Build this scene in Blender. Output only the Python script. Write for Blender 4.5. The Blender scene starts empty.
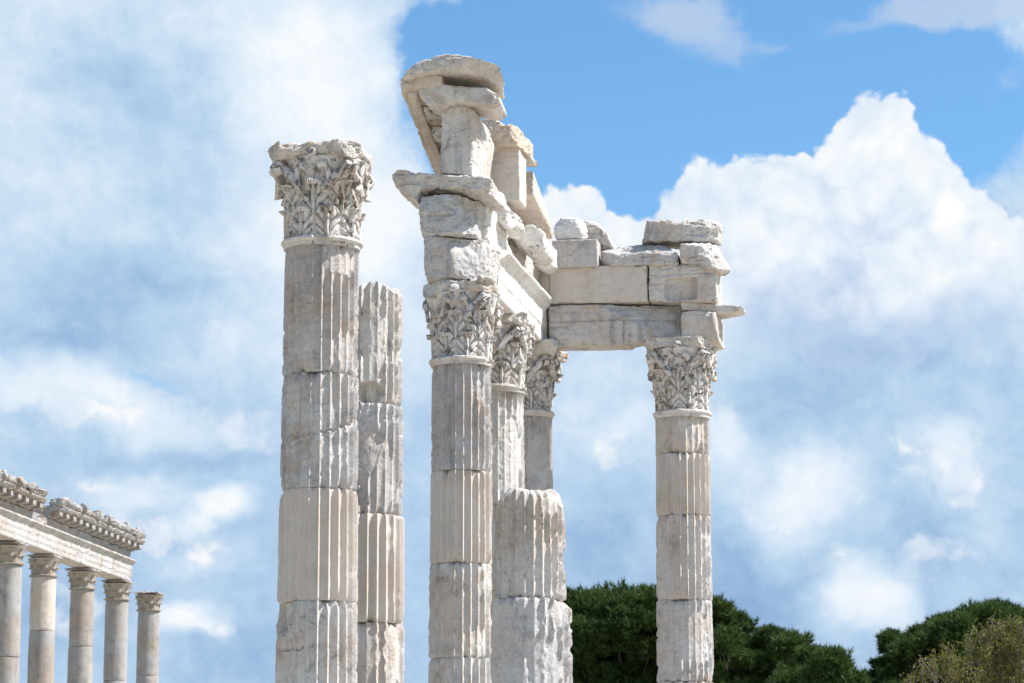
import bpy, bmesh, math, random
import numpy as np
from mathutils import Vector, Matrix, noise as mn
R = math.radians
random.seed(7)
C = bpy.context.scene.collection

# ------------------------------------------------------------------ camera
F_PX = 2750.0
PITCH = math.atan((843 - 341.5) / F_PX)
EYE = 1.7
cam = bpy.data.cameras.new('camera'); cam_o = bpy.data.objects.new('camera', cam); C.objects.link(cam_o)
cam_o.location = (0, 0, EYE); cam_o.rotation_euler = (math.pi / 2 + PITCH, 0, 0)
cam.sensor_width = 36; cam.lens = 36 * F_PX / 1024
cam.clip_start = 0.5; cam.clip_end = 9000
cam.dof.use_dof = True; cam.dof.focus_distance = 41; cam.dof.aperture_fstop = 3.5
bpy.context.scene.camera = cam_o

# ------------------------------------------------------------------ sun, exposure
SUN_AZ, SUN_EL = R(90), R(51)        # azimuth clockwise from +Y (the view direction)
sd = Vector((math.sin(SUN_AZ) * math.cos(SUN_EL), math.cos(SUN_AZ) * math.cos(SUN_EL), math.sin(SUN_EL)))
SUN_AZ_B = SUN_AZ
sun = bpy.data.lights.new('sun', 'SUN'); sun.energy = 5.0; sun.angle = R(0.5); sun.color = (1.0, 0.975, 0.945)
sun_o = bpy.data.objects.new('sun', sun); C.objects.link(sun_o)
sun_o.rotation_euler = sd.to_track_quat('Z', 'Y').to_euler(); sun_o.location = (60, 0, 60)
sc = bpy.context.scene
sc.view_settings.view_transform = 'Standard'; sc.view_settings.look = 'None'
sc.view_settings.exposure = 0.72; sc.view_settings.gamma = 1; sc.view_settings.use_curve_mapping = False
SKY_STRENGTH = 0.1
KC = 2 ** -0.72          # clouds are given as they look at this exposure

def ray(px, py):
    c, s = math.cos(PITCH), math.sin(PITCH)
    x = (px - 512) / F_PX; y = (341.5 - py) / F_PX
    return Vector((x, c - y * s, s + y * c))
def at(px, py, Y):
    d = ray(px, py); k = Y / d.y
    return Vector((d.x * k, Y, EYE + d.z * k))
def sky_uv(px, py):
    d = ray(px, py).normalized()
    return math.atan2(d.x, d.y) * 27.5, math.asin(d.z) * 27.5      # one unit is about 100 px

# ------------------------------------------------------------------ sky
world = bpy.data.worlds.new('World'); sc.world = world; world.use_nodes = True
wt = world.node_tree; wt.nodes.clear()
class G:
    def __init__(s, t): s.t = t
    def n(s, ty, **k):
        x = s.t.nodes.new(ty)
        for a, b in k.items(): setattr(x, a, b)
        return x
    def put(s, sock, v):
        if isinstance(v, bpy.types.NodeSocket): s.t.links.new(v, sock)
        else: sock.default_value = v
    def m(s, op, a, b=0.0, c=0.0, clamp=False):
        x = s.n('ShaderNodeMath', operation=op, use_clamp=clamp)
        for i, v in enumerate((a, b, c)):
            s.put(x.inputs[i], v)
        return x.outputs[0]
    def v(s, op, a, b=(0, 0, 0), c=(0, 0, 0), out=0):
        x = s.n('ShaderNodeVectorMath', operation=op)
        s.put(x.inputs[0], a); s.put(x.inputs[1], b)
        if op == 'MULTIPLY_ADD': s.put(x.inputs[2], c)
        return x.outputs[out]
    def ss(s, v, a, b, o0=0.0, o1=1.0, kind='SMOOTHSTEP'):
        x = s.n('ShaderNodeMapRange', interpolation_type=kind)
        s.put(x.inputs[0], v); s.put(x.inputs[1], a); s.put(x.inputs[2], b); s.put(x.inputs[3], o0); s.put(x.inputs[4], o1)
        return x.outputs[0]
    def noise(s, vec, scale, detail=4, rough=.5, dist=0, out=0):
        x = s.n('ShaderNodeTexNoise')
        s.put(x.inputs['Vector'], vec); x.inputs['Scale'].default_value = scale
        x.inputs['Detail'].default_value = detail; x.inputs['Roughness'].default_value = rough
        x.inputs['Distortion'].default_value = dist
        return x.outputs[out]
    def mix(s, f, a, b, mode='MIX'):
        x = s.n('ShaderNodeMix', data_type='RGBA', blend_type=mode)
        s.put(x.inputs[0], f); s.put(x.inputs[6], a); s.put(x.inputs[7], b)
        return x.outputs[2]

def build_sky():
    g = G(wt)
    sky = g.n('ShaderNodeTexSky', sky_type='NISHITA'); sky.sun_disc = False
    sky.sun_elevation = SUN_EL; sky.sun_rotation = SUN_AZ_B
    sky.air_density = 1.0; sky.dust_density = 0.3; sky.ozone_density = 2.0
    tc = g.n('ShaderNodeTexCoord')
    sep = g.n('ShaderNodeSeparateXYZ'); wt.links.new(tc.outputs['Generated'], sep.inputs[0])
    az = g.m('ARCTAN2', sep.outputs[0], sep.outputs[1]); el = g.m('ARCSINE', sep.outputs[2])
    cb = g.n('ShaderNodeCombineXYZ'); g.put(cb.inputs[0], g.m('MULTIPLY', az, 27.5)); g.put(cb.inputs[1], g.m('MULTIPLY', el, 27.5))
    P = cb.outputs[0]
    def warp(P, scale, amp, detail=3, seed=0.0):
        n = g.noise(g.v('ADD', P, (seed, seed * 2, 0)), scale, detail, .55, out=1)
        return g.v('MULTIPLY_ADD', g.v('SUBTRACT', n, (.5, .5, .5)), (amp, amp, 0), P)
    W1 = warp(P, .7, 1.2, 5)                # broad swirls
    W2 = warp(warp(P, 1.4, .5, 2, 3.), 5.0, .26, 5, 5.)        # finer, for the cumulus
    def blob(Pw, b, lin=False):
        px, py, rx, ry = b[:4]; rot = b[4] if len(b) > 4 else 0
        u, v = sky_uv(px, py)
        if rot:
            mp = g.n('ShaderNodeMapping', vector_type='TEXTURE'); g.put(mp.inputs[0], Pw)
            mp.inputs[1].default_value = (u, v, 0); mp.inputs[2].default_value = (0, 0, R(rot)); mp.inputs[3].default_value = (rx / 100, ry / 100, 1)
            q = mp.outputs[0]
        else:
            q = g.v('MULTIPLY_ADD', Pw, (100 / rx, 100 / ry, 0), (-u * 100 / rx, -v * 100 / ry, 0))
        l = g.v('LENGTH', q, out=1)
        if lin: return g.m('SUBTRACT', 1.0, l)
        return g.ss(l, 1.0, 0.0)
    def total(Pw, bs, start):
        acc = start
        for b in bs: acc = g.m('MULTIPLY_ADD', blob(Pw, b), b[5], acc)
        return acc
    # --- soft cloud sheet: tone (0 blue-grey .. 1 white)
    n1 = g.noise(W1, .8, 6, .55); n2 = g.noise(W1, 3.0, 5, .6)
    base = g.m('ADD', g.m('MULTIPLY', g.m('SUBTRACT', n1, .5), .50), g.m('MULTIPLY', g.m('SUBTRACT', n2, .5), .24))
    def relief(Pw, sc1, k, d=(.10, .16)):
        a = g.noise(Pw, sc1, 7, .58); b = g.noise(g.v('ADD', Pw, (d[0], d[1], 0)), sc1, 7, .58)
        return g.m('MULTIPLY', g.m('SUBTRACT', a, b), k)
    W3 = warp(P, 1.6, .55, 4, 8.)
    base = g.m('ADD', base, relief(W3, 1.1, .50))
    base = g.m('ADD', base, relief(W3, 4.0, .16, (.04, .06)))
    TONE = [
        (30, 130, 90, 150, 0, .10), (310, 70, 130, 110, 0, .42), (330, 210, 170, 130, 0, .42), (380, 300, 120, 160, 0, .22),
        (250, 330, 200, 60, 0, .15), (110, 300, 150, 90, 0, -.20), (130, 80, 150, 90, -20, -.22), (200, 180, 110, 60, 0, -.12),
        (100, 405, 190, 48, -8, .42), (60, 345, 150, 25, 0, -.15), (190, 450, 160, 20, 0, -.15), (215, 505, 55, 28, 20, .6), (130, 485, 100, 30, 0, .35),
        (205, 560, 70, 30, 0, .18), (195, 630, 60, 24, 0, .65), (60, 600, 140, 80, 0, -.15), (250, 650, 90, 60, 0, -.2),
        (600, 400, 120, 120, 0, .22), (600, 540, 160, 90, 0, -.12), (730, 430, 40, 70, 15, .35), (880, 340, 220, 40, 0, -.2), (800, 400, 90, 50, 0, -.12),
        (800, 490, 90, 80, 35, .5), (865, 600, 70, 55, -30, .65), (940, 450, 50, 70, 0, .22), (985, 500, 60, 120, 20, .18), (770, 600, 110, 60, 0, -.3),
        (920, 560, 70, 60, 0, -.15), (720, 560, 60, 80, 0, -.2), (1000, 590, 60, 30, 0, -.1), (930, 640, 120, 30, 0, -.1),
    ]
    tone = total(W1, TONE, g.m('ADD', base, .54))
    lo = g.ss(el, 3.0 / 27.5, 7.8 / 27.5, 0.0, 1.0, 'LINEAR')       # the lower sheet is bluer
    tone = g.m('ADD', tone, g.m('MULTIPLY', g.m('SUBTRACT', lo, .5), .22), clamp=True)
    rp = g.n('ShaderNodeValToRGB'); g.put(rp.inputs[0], tone)
    e = rp.color_ramp.elements
    e[0].position = 0; e[0].color = (.25, .40, .66, 1)
    e[1].position = 1; e[1].color = (.93, .96, 1.0, 1)
    for p, c in ((.25, (.34, .51, .75, 1)), (.5, (.50, .67, .86, 1)), (.75, (.71, .83, .95, 1))):
        x = e.new(p); x.color = c
    sheet = g.v('SCALE', rp.outputs[0]); sheet.node.inputs['Scale'].default_value = KC
    # --- clear gap: a big hole in the sheet up to the right
    HOLE = [(740, 110, 350, 200, 0, 1.5), (500, 110, 150, 200, -15, 1.1), (440, 30, 90, 90, 0, .7), (930, 110, 220, 160, 0, .9), (600, 20, 260, 60, 0, .5), (820, -60, 420, 120, 0, 1.0), (150, 375, 50, 16, -10, .45)]
    n3 = g.noise(W1, 2.4, 6, .6)
    hole = g.m('ADD', total(W1, HOLE, 0.0), g.m('MULTIPLY', g.m('SUBTRACT', n3, .5), .5))
    far = g.ss(g.noise(tc.outputs['Generated'], 2.2, 5, .5), .46, .62)
    inview = g.ss(g.m('ABSOLUTE', az), .35, .6, 1.0, 0.0)
    alpha = g.ss(hole, .22, .60, 1.0, 0.0)
    alpha = g.m('MULTIPLY', alpha, g.m('MAXIMUM', inview, g.m('MULTIPLY', far, .8)))
    zen = g.ss(el, .35, .7, 1.0, .35); alpha = g.m('MULTIPLY', alpha, zen)
    skyc = g.v('MULTIPLY', sky.outputs[0], (SKY_STRENGTH * SKY_TINT[0], SKY_STRENGTH * SKY_TINT[1], SKY_STRENGTH * SKY_TINT[2]))
    away = g.ss(g.m('ABSOLUTE', az), .5, 1.2)          # unseen clouds beside and behind the camera, added as fill light for the shade
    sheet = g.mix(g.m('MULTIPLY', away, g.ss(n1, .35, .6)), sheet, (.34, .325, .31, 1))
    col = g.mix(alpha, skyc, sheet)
    # --- thin grey wisps near the top
    WISP = [(690, 30, 95, 50, -15, .9), (780, 45, 60, 16, -5, .35), (960, 5, 190, 26, 0, 1.1), (1010, 80, 60, 50, 0, .3)]
    wsp = g.m('ADD', total(W1, WISP, 0.0), g.m('MULTIPLY', g.m('SUBTRACT', n3, .5), .9))
    col = g.mix(g.ss(wsp, .1, .8, 0.0, .80), col, tuple(KC * x for x in (.53, .65, .84)) + (1,))
    # --- big cumulus on the right
    W2 = warp(warp(P, 1.4, .40, 2, 3.), 4.5, .09, 7, 5.)
    CUM = [(575, 240, 62, 62), (650, 262, 70, 66), (702, 226, 66, 70), (745, 215, 60, 60), (790, 215, 74, 78), (872, 158, 62, 70), (880, 190, 90, 80), (915, 200, 70, 78),
           (965, 225, 52, 60), (860, 270, 170, 130), (720, 300, 120, 100), (1010, 290, 90, 88), (1090, 300, 120, 120)]
    vo = g.n('ShaderNodeTexVoronoi', feature='SMOOTH_F1'); g.put(vo.inputs['Vector'], W2); vo.inputs['Scale'].default_value = 3.0
    vo.inputs['Detail'].default_value = 2.0; vo.inputs['Roughness'].default_value = .45; vo.inputs['Smoothness'].default_value = .22; vo.inputs['Lacunarity'].default_value = 2.3
    puff = g.m('SUBTRACT', .40, vo.outputs['Distance']); fn = g.m('SUBTRACT', g.noise(W2, 5.0, 6, .6), .5)
    def field(bs, kv, kn, sm=.12):
        f = None
        for b in bs:
            x = blob(W2, b, True); f = x if f is None else g.m('SMOOTH_MAX', f, x, sm)
        return g.m('ADD', g.m('ADD', f, g.m('MULTIPLY', puff, kv)), g.m('MULTIPLY', fn, kn))
    # small ragged fair-weather clouds low in the sky
    f2 = field([(212, 505, 46, 30), (95, 490, 80, 24), (150, 530, 90, 40), (205, 560, 50, 40), (195, 628, 50, 18), (100, 410, 150, 34), (240, 430, 90, 28), (80, 600, 50, 50)], .7, 1.3)
    f3 = field([(800, 500, 60, 70), (840, 560, 50, 40), (872, 602, 62, 36), (730, 425, 24, 48), (905, 455, 28, 46), (955, 470, 50, 60), (930, 560, 60, 30), (610, 450, 40, 50)], .7, 1.3)
    f2 = g.m('MAXIMUM', f2, f3)
    col = g.mix(g.ss(f2, .0, .75, 0.0, .62), col, tuple(KC * x for x in (.84, .90, .97)) + (1,))
    col = g.mix(g.m('MULTIPLY', g.ss(f2, .25, .85), g.ss(g.noise(W2, 1.4, 4, .5), .45, .6)), col, tuple(KC * x for x in (.98, .98, 1.0)) + (1,))
    f = field(CUM, .27, .06)
    ca = g.ss(f, 0.0, .10)
    _, vb = sky_uv(800, 390); _, vt = sky_uv(800, 270)
    sp = g.n('ShaderNodeSeparateXYZ'); g.put(sp.inputs[0], W1)
    ca = g.m('MULTIPLY', ca, g.ss(sp.outputs[1], vb, vt))
    ct = g.m('ADD', .84, g.m('MULTIPLY', g.m('SUBTRACT', g.noise(W2, 1.3, 6, .55), .5), .55))
    ct = g.m('ADD', ct, g.m('MULTIPLY', puff, .40))
    ct = g.m('ADD', ct, relief(W2, 1.2, .6, (.14, .16)))
    ct = total(W1, [(800, 290, 90, 60, 30, -.32), (880, 325, 220, 60, 0, -.5), (740, 260, 50, 40, 20, -.2), (650, 300, 90, 50, 0, -.1), (860, 220, 70, 60, -20, -.25), (900, 140, 50, 40, 0, .2), (960, 215, 40, 30, 0, .25), (930, 300, 60, 60, 0, -.12)], ct)
    ct = g.m('SUBTRACT', ct, 0.0, clamp=True)
    r2 = g.n('ShaderNodeValToRGB'); g.put(r2.inputs[0], ct); e = r2.color_ramp.elements
    e[0].position = .1; e[0].color = (.50, .63, .84, 1); e[1].position = .95; e[1].color = (1.0, 1.0, 1.0, 1)
    x = e.new(.6); x.color = (.80, .88, .97, 1)
    cc2 = g.v('SCALE', r2.outputs[0]); cc2.node.inputs['Scale'].default_value = KC
    col = g.mix(ca, col, cc2)
    # below the horizon: plain haze colour
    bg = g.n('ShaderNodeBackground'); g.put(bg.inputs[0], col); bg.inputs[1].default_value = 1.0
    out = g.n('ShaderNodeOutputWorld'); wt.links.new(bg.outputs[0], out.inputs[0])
SKY_TINT = (0.62, 0.91, 1.05)
build_sky()

# ------------------------------------------------------------------ materials
def mat_stone(name, light, dark, warm, stain=.35, lichen=.25, streak=.5, bump=.5, vein=.0):
    m = bpy.data.materials.new(name); m.use_nodes = True; t = m.node_tree; t.nodes.clear(); g = G(t)
    tc = g.n('ShaderNodeTexCoord'); oi = g.n('ShaderNodeObjectInfo')
    off = g.m('MULTIPLY', oi.outputs['Random'], 37.0)
    cb = g.n('ShaderNodeCombineXYZ')
    for i in range(3): g.put(cb.inputs[i], off)
    P = g.v('ADD', tc.outputs['Object'], cb.outputs[0])
    big = g.noise(P, .9, 5, .6, .6); mid = g.noise(P, 4.5, 6, .65, .3); fine = g.noise(P, 22, 5, .65)
    Pz = g.v('MULTIPLY', P, (7, 7, .55)); st = g.noise(Pz, 1.0, 6, .65, .2)
    c = g.mix(g.ss(big, .42, .66), light + (1,), warm + (1,))
    c = g.mix(g.m('MULTIPLY', g.ss(g.noise(g.v('ADD', P, (9, 3, 5)), 1.7, 6, .65, .5), .56, .66), .55 * min(1, stain * 2)), c, (.50, .36, .25, 1))
    c = g.mix(g.m('MULTIPLY', g.ss(mid, .48, .72), .55), c, dark + (1,))
    c = g.mix(g.m('MULTIPLY', g.ss(st, .50, .72), streak), c, tuple(x * .62 for x in dark) + (1,))
    c = g.mix(g.m('MULTIPLY', g.ss(g.noise(P, 2.2, 7, .72, .8), .56, .68), stain), c, tuple(x * .45 for x in dark) + (1,))
    c = g.mix(g.m('MULTIPLY', g.ss(fine, .58, .74), lichen), c, (.07, .065, .055, 1))
    if name == 'carved_marble': c = g.mix(g.m('MULTIPLY', g.ss(g.noise(P, 8.5, 6, .7, .5), .51, .60), .82), c, (.075, .066, .055, 1))
    c = g.mix(g.m('MULTIPLY', g.ss(fine, .30, .46, 1.0, 0.0), .35), c, tuple(min(.8, x * 1.15) for x in light) + (1,))
    if vein:
        wv = g.noise(g.v('MULTIPLY', P, (1, 1, 3.5)), 1.1, 6, .6, 1.5)
        c = g.mix(g.m('MULTIPLY', g.ss(g.m('ABSOLUTE', g.m('SUBTRACT', wv, .5)), .0, .03, 1.0, 0.0), vein), c, (.20, .20, .23, 1))
    h = g.m('ADD', g.m('MULTIPLY', g.noise(P, 9, 8, .7), 1.0), g.m('MULTIPLY', g.noise(P, 45, 5, .7), .35))
    pit = g.ss(g.noise(P, 30, 3, .5), .60, .70, 0.0, -.35)
    bp = g.n('ShaderNodeBump'); bp.inputs['Strength'].default_value = bump; bp.inputs['Distance'].default_value = .035
    g.put(bp.inputs['Height'], g.m('ADD', h, pit))
    b = g.n('ShaderNodeBsdfPrincipled'); g.put(b.inputs['Base Color'], c); b.inputs['Roughness'].default_value = .88
    b.inputs['Specular IOR Level'].default_value = .25
    g.put(b.inputs['Normal'], bp.outputs[0])
    o = g.n('ShaderNodeOutputMaterial'); t.links.new(b.outputs[0], o.inputs[0])
    return m
M = {}
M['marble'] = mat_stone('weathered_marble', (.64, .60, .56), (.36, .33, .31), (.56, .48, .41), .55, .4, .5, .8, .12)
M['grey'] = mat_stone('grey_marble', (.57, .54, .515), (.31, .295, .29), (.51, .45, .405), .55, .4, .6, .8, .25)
M['warm'] = mat_stone('warm_marble', (.58, .51, .44), (.40, .345, .29), (.53, .43, .335), .4, .3, .3, .6, .1)
M['clean'] = mat_stone('pale_cut_marble', (.61, .55, .495), (.47, .415, .365), (.57, .485, .415), .14, .16, .25, .35, .05)
M['cap'] = mat_stone('carved_marble', (.66, .62, .59), (.33, .305, .285), (.56, .49, .43), .70, .7, .3, .6, .0)
M['white'] = mat_stone('bright_marble', (.74, .72, .69), (.50, .475, .45), (.66, .61, .56), .2, .14, .25, .45, .1)
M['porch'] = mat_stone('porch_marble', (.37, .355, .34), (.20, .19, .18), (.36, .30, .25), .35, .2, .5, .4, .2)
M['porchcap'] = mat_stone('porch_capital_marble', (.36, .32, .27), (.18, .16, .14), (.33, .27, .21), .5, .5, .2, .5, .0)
M['pave'] = mat_stone('paving_stone', (.46, .43, .38), (.33, .30, .27), (.44, .38, .31), .3, .2, .1, .5, .0)

def mat_leaf(name, a, b, scale=.8, trans=.25):
    m = bpy.data.materials.new(name); m.use_nodes = True; t = m.node_tree; t.nodes.clear(); g = G(t)
    tc = g.n('ShaderNodeTexCoord'); geo = g.n('ShaderNodeNewGeometry')
    f = g.m('ADD', g.m('MULTIPLY', g.noise(tc.outputs['Object'], scale, 3, .5), .7), g.m('MULTIPLY', geo.outputs['Random Per Island'], .45))
    c = g.mix(g.ss(f, .25, .85), a + (1,), b + (1,))
    b1 = g.n('ShaderNodeBsdfPrincipled'); g.put(b1.inputs['Base Color'], c); b1.inputs['Roughness'].default_value = .6; b1.inputs['Specular IOR Level'].default_value = .15
    tr = g.n('ShaderNodeBsdfTranslucent'); g.put(tr.inputs[0], c)
    mx = g.n('ShaderNodeMixShader'); mx.inputs[0].default_value = trans
    t.links.new(b1.outputs[0], mx.inputs[1]); t.links.new(tr.outputs[0], mx.inputs[2])
    o = g.n('ShaderNodeOutputMaterial'); t.links.new(mx.outputs[0], o.inputs[0]); return m
M['pine'] = mat_leaf('pine_needles', (.019, .047, .012), (.098, .148, .038))
M['bud'] = mat_leaf('spring_leaves', (.085, .090, .02), (.21, .195, .04), 2.0)
def mat_plain(name, a, b, scale, rough=.9, bump=.4):
    m = bpy.data.materials.new(name); m.use_nodes = True; t = m.node_tree; t.nodes.clear(); g = G(t)
    tc = g.n('ShaderNodeTexCoord'); n = g.noise(tc.outputs['Object'], scale, 6, .65)
    b1 = g.n('ShaderNodeBsdfPrincipled'); g.put(b1.inputs['Base Color'], g.mix(g.ss(n, .35, .65), a + (1,), b + (1,))); b1.inputs['Roughness'].default_value = rough
    bp = g.n('ShaderNodeBump'); bp.inputs['Strength'].default_value = bump; bp.inputs['Distance'].default_value = .03; g.put(bp.inputs['Height'], n); g.put(b1.inputs['Normal'], bp.outputs[0])
    o = g.n('ShaderNodeOutputMaterial'); t.links.new(b1.outputs[0], o.inputs[0]); return m
M['bark'] = mat_plain('tree_bark', (.05, .04, .03), (.09, .07, .055), 6)
M['twig'] = mat_plain('grey_twigs', (.10, .085, .06), (.20, .17, .14), 8)
M['ground'] = mat_plain('dry_ground', (.47, .40, .31), (.36, .32, .23), .35)

# ------------------------------------------------------------------ numpy noise
def _h(ix, iy, iz, s):
    n = (ix * 374761393 + iy * 668265263 + iz * 2147483647 + s * 1274126177) & 0xffffffff
    n = ((n ^ (n >> 13)) * 1274126177) & 0xffffffff
    return ((n ^ (n >> 16)) & 0xffff) / 65535.0
def vn(P, s=0):
    I = np.floor(P).astype(np.int64); f = P - I; f = f * f * (3 - 2 * f)
    x, y, z = I[:, 0], I[:, 1], I[:, 2]; r = 0
    for dx in (0, 1):
        wx = f[:, 0] if dx else 1 - f[:, 0]
        for dy in (0, 1):
            wy = f[:, 1] if dy else 1 - f[:, 1]
            for dz in (0, 1):
                wz = f[:, 2] if dz else 1 - f[:, 2]
                r = r + wx * wy * wz * _h(x + dx, y + dy, z + dz, s)
    return r
ROT = np.array(Matrix.Rotation(.7, 3, (1, 2, 3)).transposed())
def fbm(P, freq=1.0, octs=4, s=0, gain=.5):
    a, t, r = 1.0, 0.0, 0
    Q = P * freq
    for i in range(octs):
        r = r + a * vn(Q, s + i * 17); t += a; a *= gain; Q = (Q @ ROT) * 2.03 + 5.3
    return r / t                      # 0..1, mean .5
def sst(x, a, b):
    t = np.clip((x - a) / (b - a), 0, 1); return t * t * (3 - 2 * t)

# ------------------------------------------------------------------ object helpers
def link(name, me, mat=None, parent=None, loc=(0, 0, 0), rotz=0.0):
    o = bpy.data.objects.new(name, me); C.objects.link(o)
    if mat is not None and me is not None: me.materials.append(mat)
    if parent is not None: o.parent = parent
    o.location = loc; o.rotation_euler = (0, 0, rotz)
    return o
def mesh(name, V, Fc, smooth=True, sharp=None):
    me = bpy.data.meshes.new(name)
    V = np.asarray(V, dtype=np.float64)
    if isinstance(Fc, np.ndarray):
        n, k = Fc.shape
        me.vertices.add(len(V)); me.vertices.foreach_set('co', V.ravel())
        me.loops.add(n * k); me.loops.foreach_set('vertex_index', Fc.ravel().astype(np.int32))
        me.polygons.add(n); me.polygons.foreach_set('loop_start', np.arange(0, n * k, k, dtype=np.int32))
        me.update(calc_edges=True)
    else:
        me.from_pydata(V.tolist(), [], Fc); me.update()
    me.polygons.foreach_set('use_smooth', [smooth] * len(me.polygons))
    if sharp: me.set_sharp_from_angle(angle=R(sharp))
    me.validate()
    return me
def tag(o, label=None, cat=None, group=None, kind=None):
    if label: o['label'] = label
    if label and not kind: o['kind'] = 'thing'
    if cat: o['category'] = cat
    if group: o['group'] = group
    if kind: o['kind'] = kind
    return o
def thing(name, label, cat, loc=(0, 0, 0), rotz=0.0, group=None):
    return tag(link(name, None, None, None, loc, rotz), label, cat, group)
def grid_faces(nu, nv, closed_u=False):
    i = np.arange(nv - 1)[:, None]; j = np.arange(nu if closed_u else nu - 1)[None, :]
    j2 = (j + 1) % nu
    return np.stack([i * nu + j, i * nu + j2, (i + 1) * nu + j2, (i + 1) * nu + j], -1).reshape(-1, 4)

# temple frame: u across (to the right), v away from the camera, z up
ALPHA = math.atan(0.189)
ca_, sa_ = math.cos(ALPHA), math.sin(ALPHA)
OX, OY = (461 - 512) / F_PX * 42.1, 42.1
def uv2w(u, v, z=0.0): return Vector((OX + u * ca_ + v * sa_, OY - u * sa_ + v * ca_, z))
def w2uv(p):
    x, y = p.x - OX, p.y - OY
    return x * ca_ - y * sa_, x * sa_ + y * ca_
def front(px, py, v0):               # pixel ray meets the plane v = v0: (u, z)
    d = ray(px, py)
    # v = (X-OX)*sa + (Y-OY)*ca
    k = (v0 + OX * sa_ + OY * ca_) / (d.x * sa_ + d.y * ca_)
    p = Vector((d.x * k, d.y * k, EYE + d.z * k)); u, v = w2uv(p); return u, p.z

# ------------------------------------------------------------------ stones
def remesh(V, Fc, voxel):
    me = bpy.data.meshes.new('tmp'); me.from_pydata([tuple(x) for x in V], [], Fc)
    bm = bmesh.new(); bm.from_mesh(me); bmesh.ops.recalc_face_normals(bm, faces=bm.faces); bm.to_mesh(me); bm.free()
    o = bpy.data.objects.new('tmp', me); C.objects.link(o)
    md = o.modifiers.new('r', 'REMESH'); md.mode = 'VOXEL'; md.voxel_size = voxel; md.adaptivity = 0
    dg = bpy.context.evaluated_depsgraph_get(); ev = o.evaluated_get(dg); m2 = bpy.data.meshes.new_from_object(ev)
    n = len(m2.vertices); co = np.empty(n * 3); m2.vertices.foreach_get('co', co); co = co.reshape(-1, 3)
    E = np.empty(len(m2.edges) * 2, dtype=np.int32); m2.edges.foreach_get('vertices', E); E = E.reshape(-1, 2)
    bpy.data.objects.remove(o); bpy.data.meshes.remove(me)
    return m2, co, E
def lap(co, E, it, lam=.6):
    n = len(co); deg = np.bincount(E.ravel(), minlength=n).astype(float); deg[deg == 0] = 1
    p = co.copy()
    for _ in range(it):
        acc = np.stack([np.bincount(E[:, 0], p[E[:, 1], k], n) + np.bincount(E[:, 1], p[E[:, 0], k], n) for k in range(3)], 1)
        p = p + lam * (acc / deg[:, None] - p)
    return p
def normals(me):
    n = np.empty(len(me.vertices) * 3); me.vertex_normals.foreach_get('vector', n); return n.reshape(-1, 3)
SEED = [100]
def stone_mesh(V, Fc, voxel=.02, wear=.5, rough=.012, cuts=(), coarse=0.0, seed=None, chips=.5, facets=0, terr=None, lines=()):
    if terr is None: terr = .024 if coarse else 0
    coarse *= .6
    """closed base shape -> dense weathered block; cuts: (point, normal, roughness) broken faces"""
    if seed is None: SEED[0] += 7; seed = SEED[0]
    me, co, E = remesh(V, Fc, voxel)
    so = co + seed * 1.37
    cuts = list(cuts); rs = np.random.RandomState(seed)
    for _ in range(facets):
        nrm = rs.normal(size=3); nrm[2] = nrm[2] if nrm[2] > -.4 else -nrm[2]; nrm[1] -= .3; nrm /= np.linalg.norm(nrm)
        pr_ = co @ nrm; q = pr_.max() - (pr_.max() - pr_.min()) * rs.uniform(.05, .17); cuts.append((nrm * q, nrm, .018))
    for (p, nrm, amp) in cuts:
        p = np.array(p, float); nrm = np.array(nrm, float); nrm /= np.linalg.norm(nrm)
        d = (co - p) @ nrm
        off = (fbm(so, 2.5, 5, seed + 3, .55) - .5) * amp * 2 + np.abs(fbm(so, 6, 3, seed + 9) - .5) * amp
        over = np.maximum(0, d - off)
        co = co - nrm[None] * over[:, None]
    p1 = lap(co, E, 2); p2 = lap(co, E, 14)
    m = sst(fbm(so, 2.6, 4, seed), .62 - .35 * wear, .80 - .35 * wear)[:, None]
    co = p1 * (1 - m) + p2 * m
    if chips:
        p3 = lap(co, E, 34)
        m = sst(fbm(so, 5.0, 3, seed + 31), .70 - .1 * chips, .74 - .1 * chips)[:, None]
        co = co * (1 - m) + p3 * m
    me.vertices.foreach_set('co', co.ravel()); me.update()
    N = normals(me)
    q7 = fbm(so, 7, 5, seed + 5, .6)
    d = (q7 - .5) * 1.6 * rough + (.22 - np.abs(fbm(so, 9, 4, seed + 15, .6) - .5) * 2) * rough * 1.1
    d -= rough * 1.6 * sst(fbm(so * np.array([.6, .6, 2.2]), 3.5, 4, seed + 25, .6), .60, .66)
    if terr:
        q = fbm(so * np.array([1, 1, 1.9]), 1.8, 5, seed + 41, .55) * 9; fl_ = np.floor(q); fr = q - fl_
        d += ((fl_ + sst(fr, .38, .62)) / 9 - .5) * terr * 5
    fr_ = -N[:, 1]
    for (ax, pos, lo_, hi_, dep, wd_) in lines:       # joints, bands and cracks cut in the front face
        a_ = co[:, 2] if ax == 'z' else co[:, 0]; b_ = co[:, 0] if ax == 'z' else co[:, 2]
        wob = (fbm(so, 3, 3, seed + 61) - .5) * .02
        d -= (fr_ > .6) * (b_ > lo_) * (b_ < hi_) * dep * np.exp(-((a_ - pos - wob) / wd_) ** 2)
    if coarse: d += (np.abs(fbm(so, 1.6, 4, seed + 6) - .5) * 3 - .45) * coarse + (.35 - np.abs(fbm(so, 4.2, 3, seed + 8) - .5) * 3) * coarse * .35
    co = co + N * d[:, None]
    me.vertices.foreach_set('co', co.ravel())
    me.polygons.foreach_set('use_smooth', [True] * len(me.polygons)); me.update()
    me.set_sharp_from_angle(angle=R(38))
    return me, co
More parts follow.
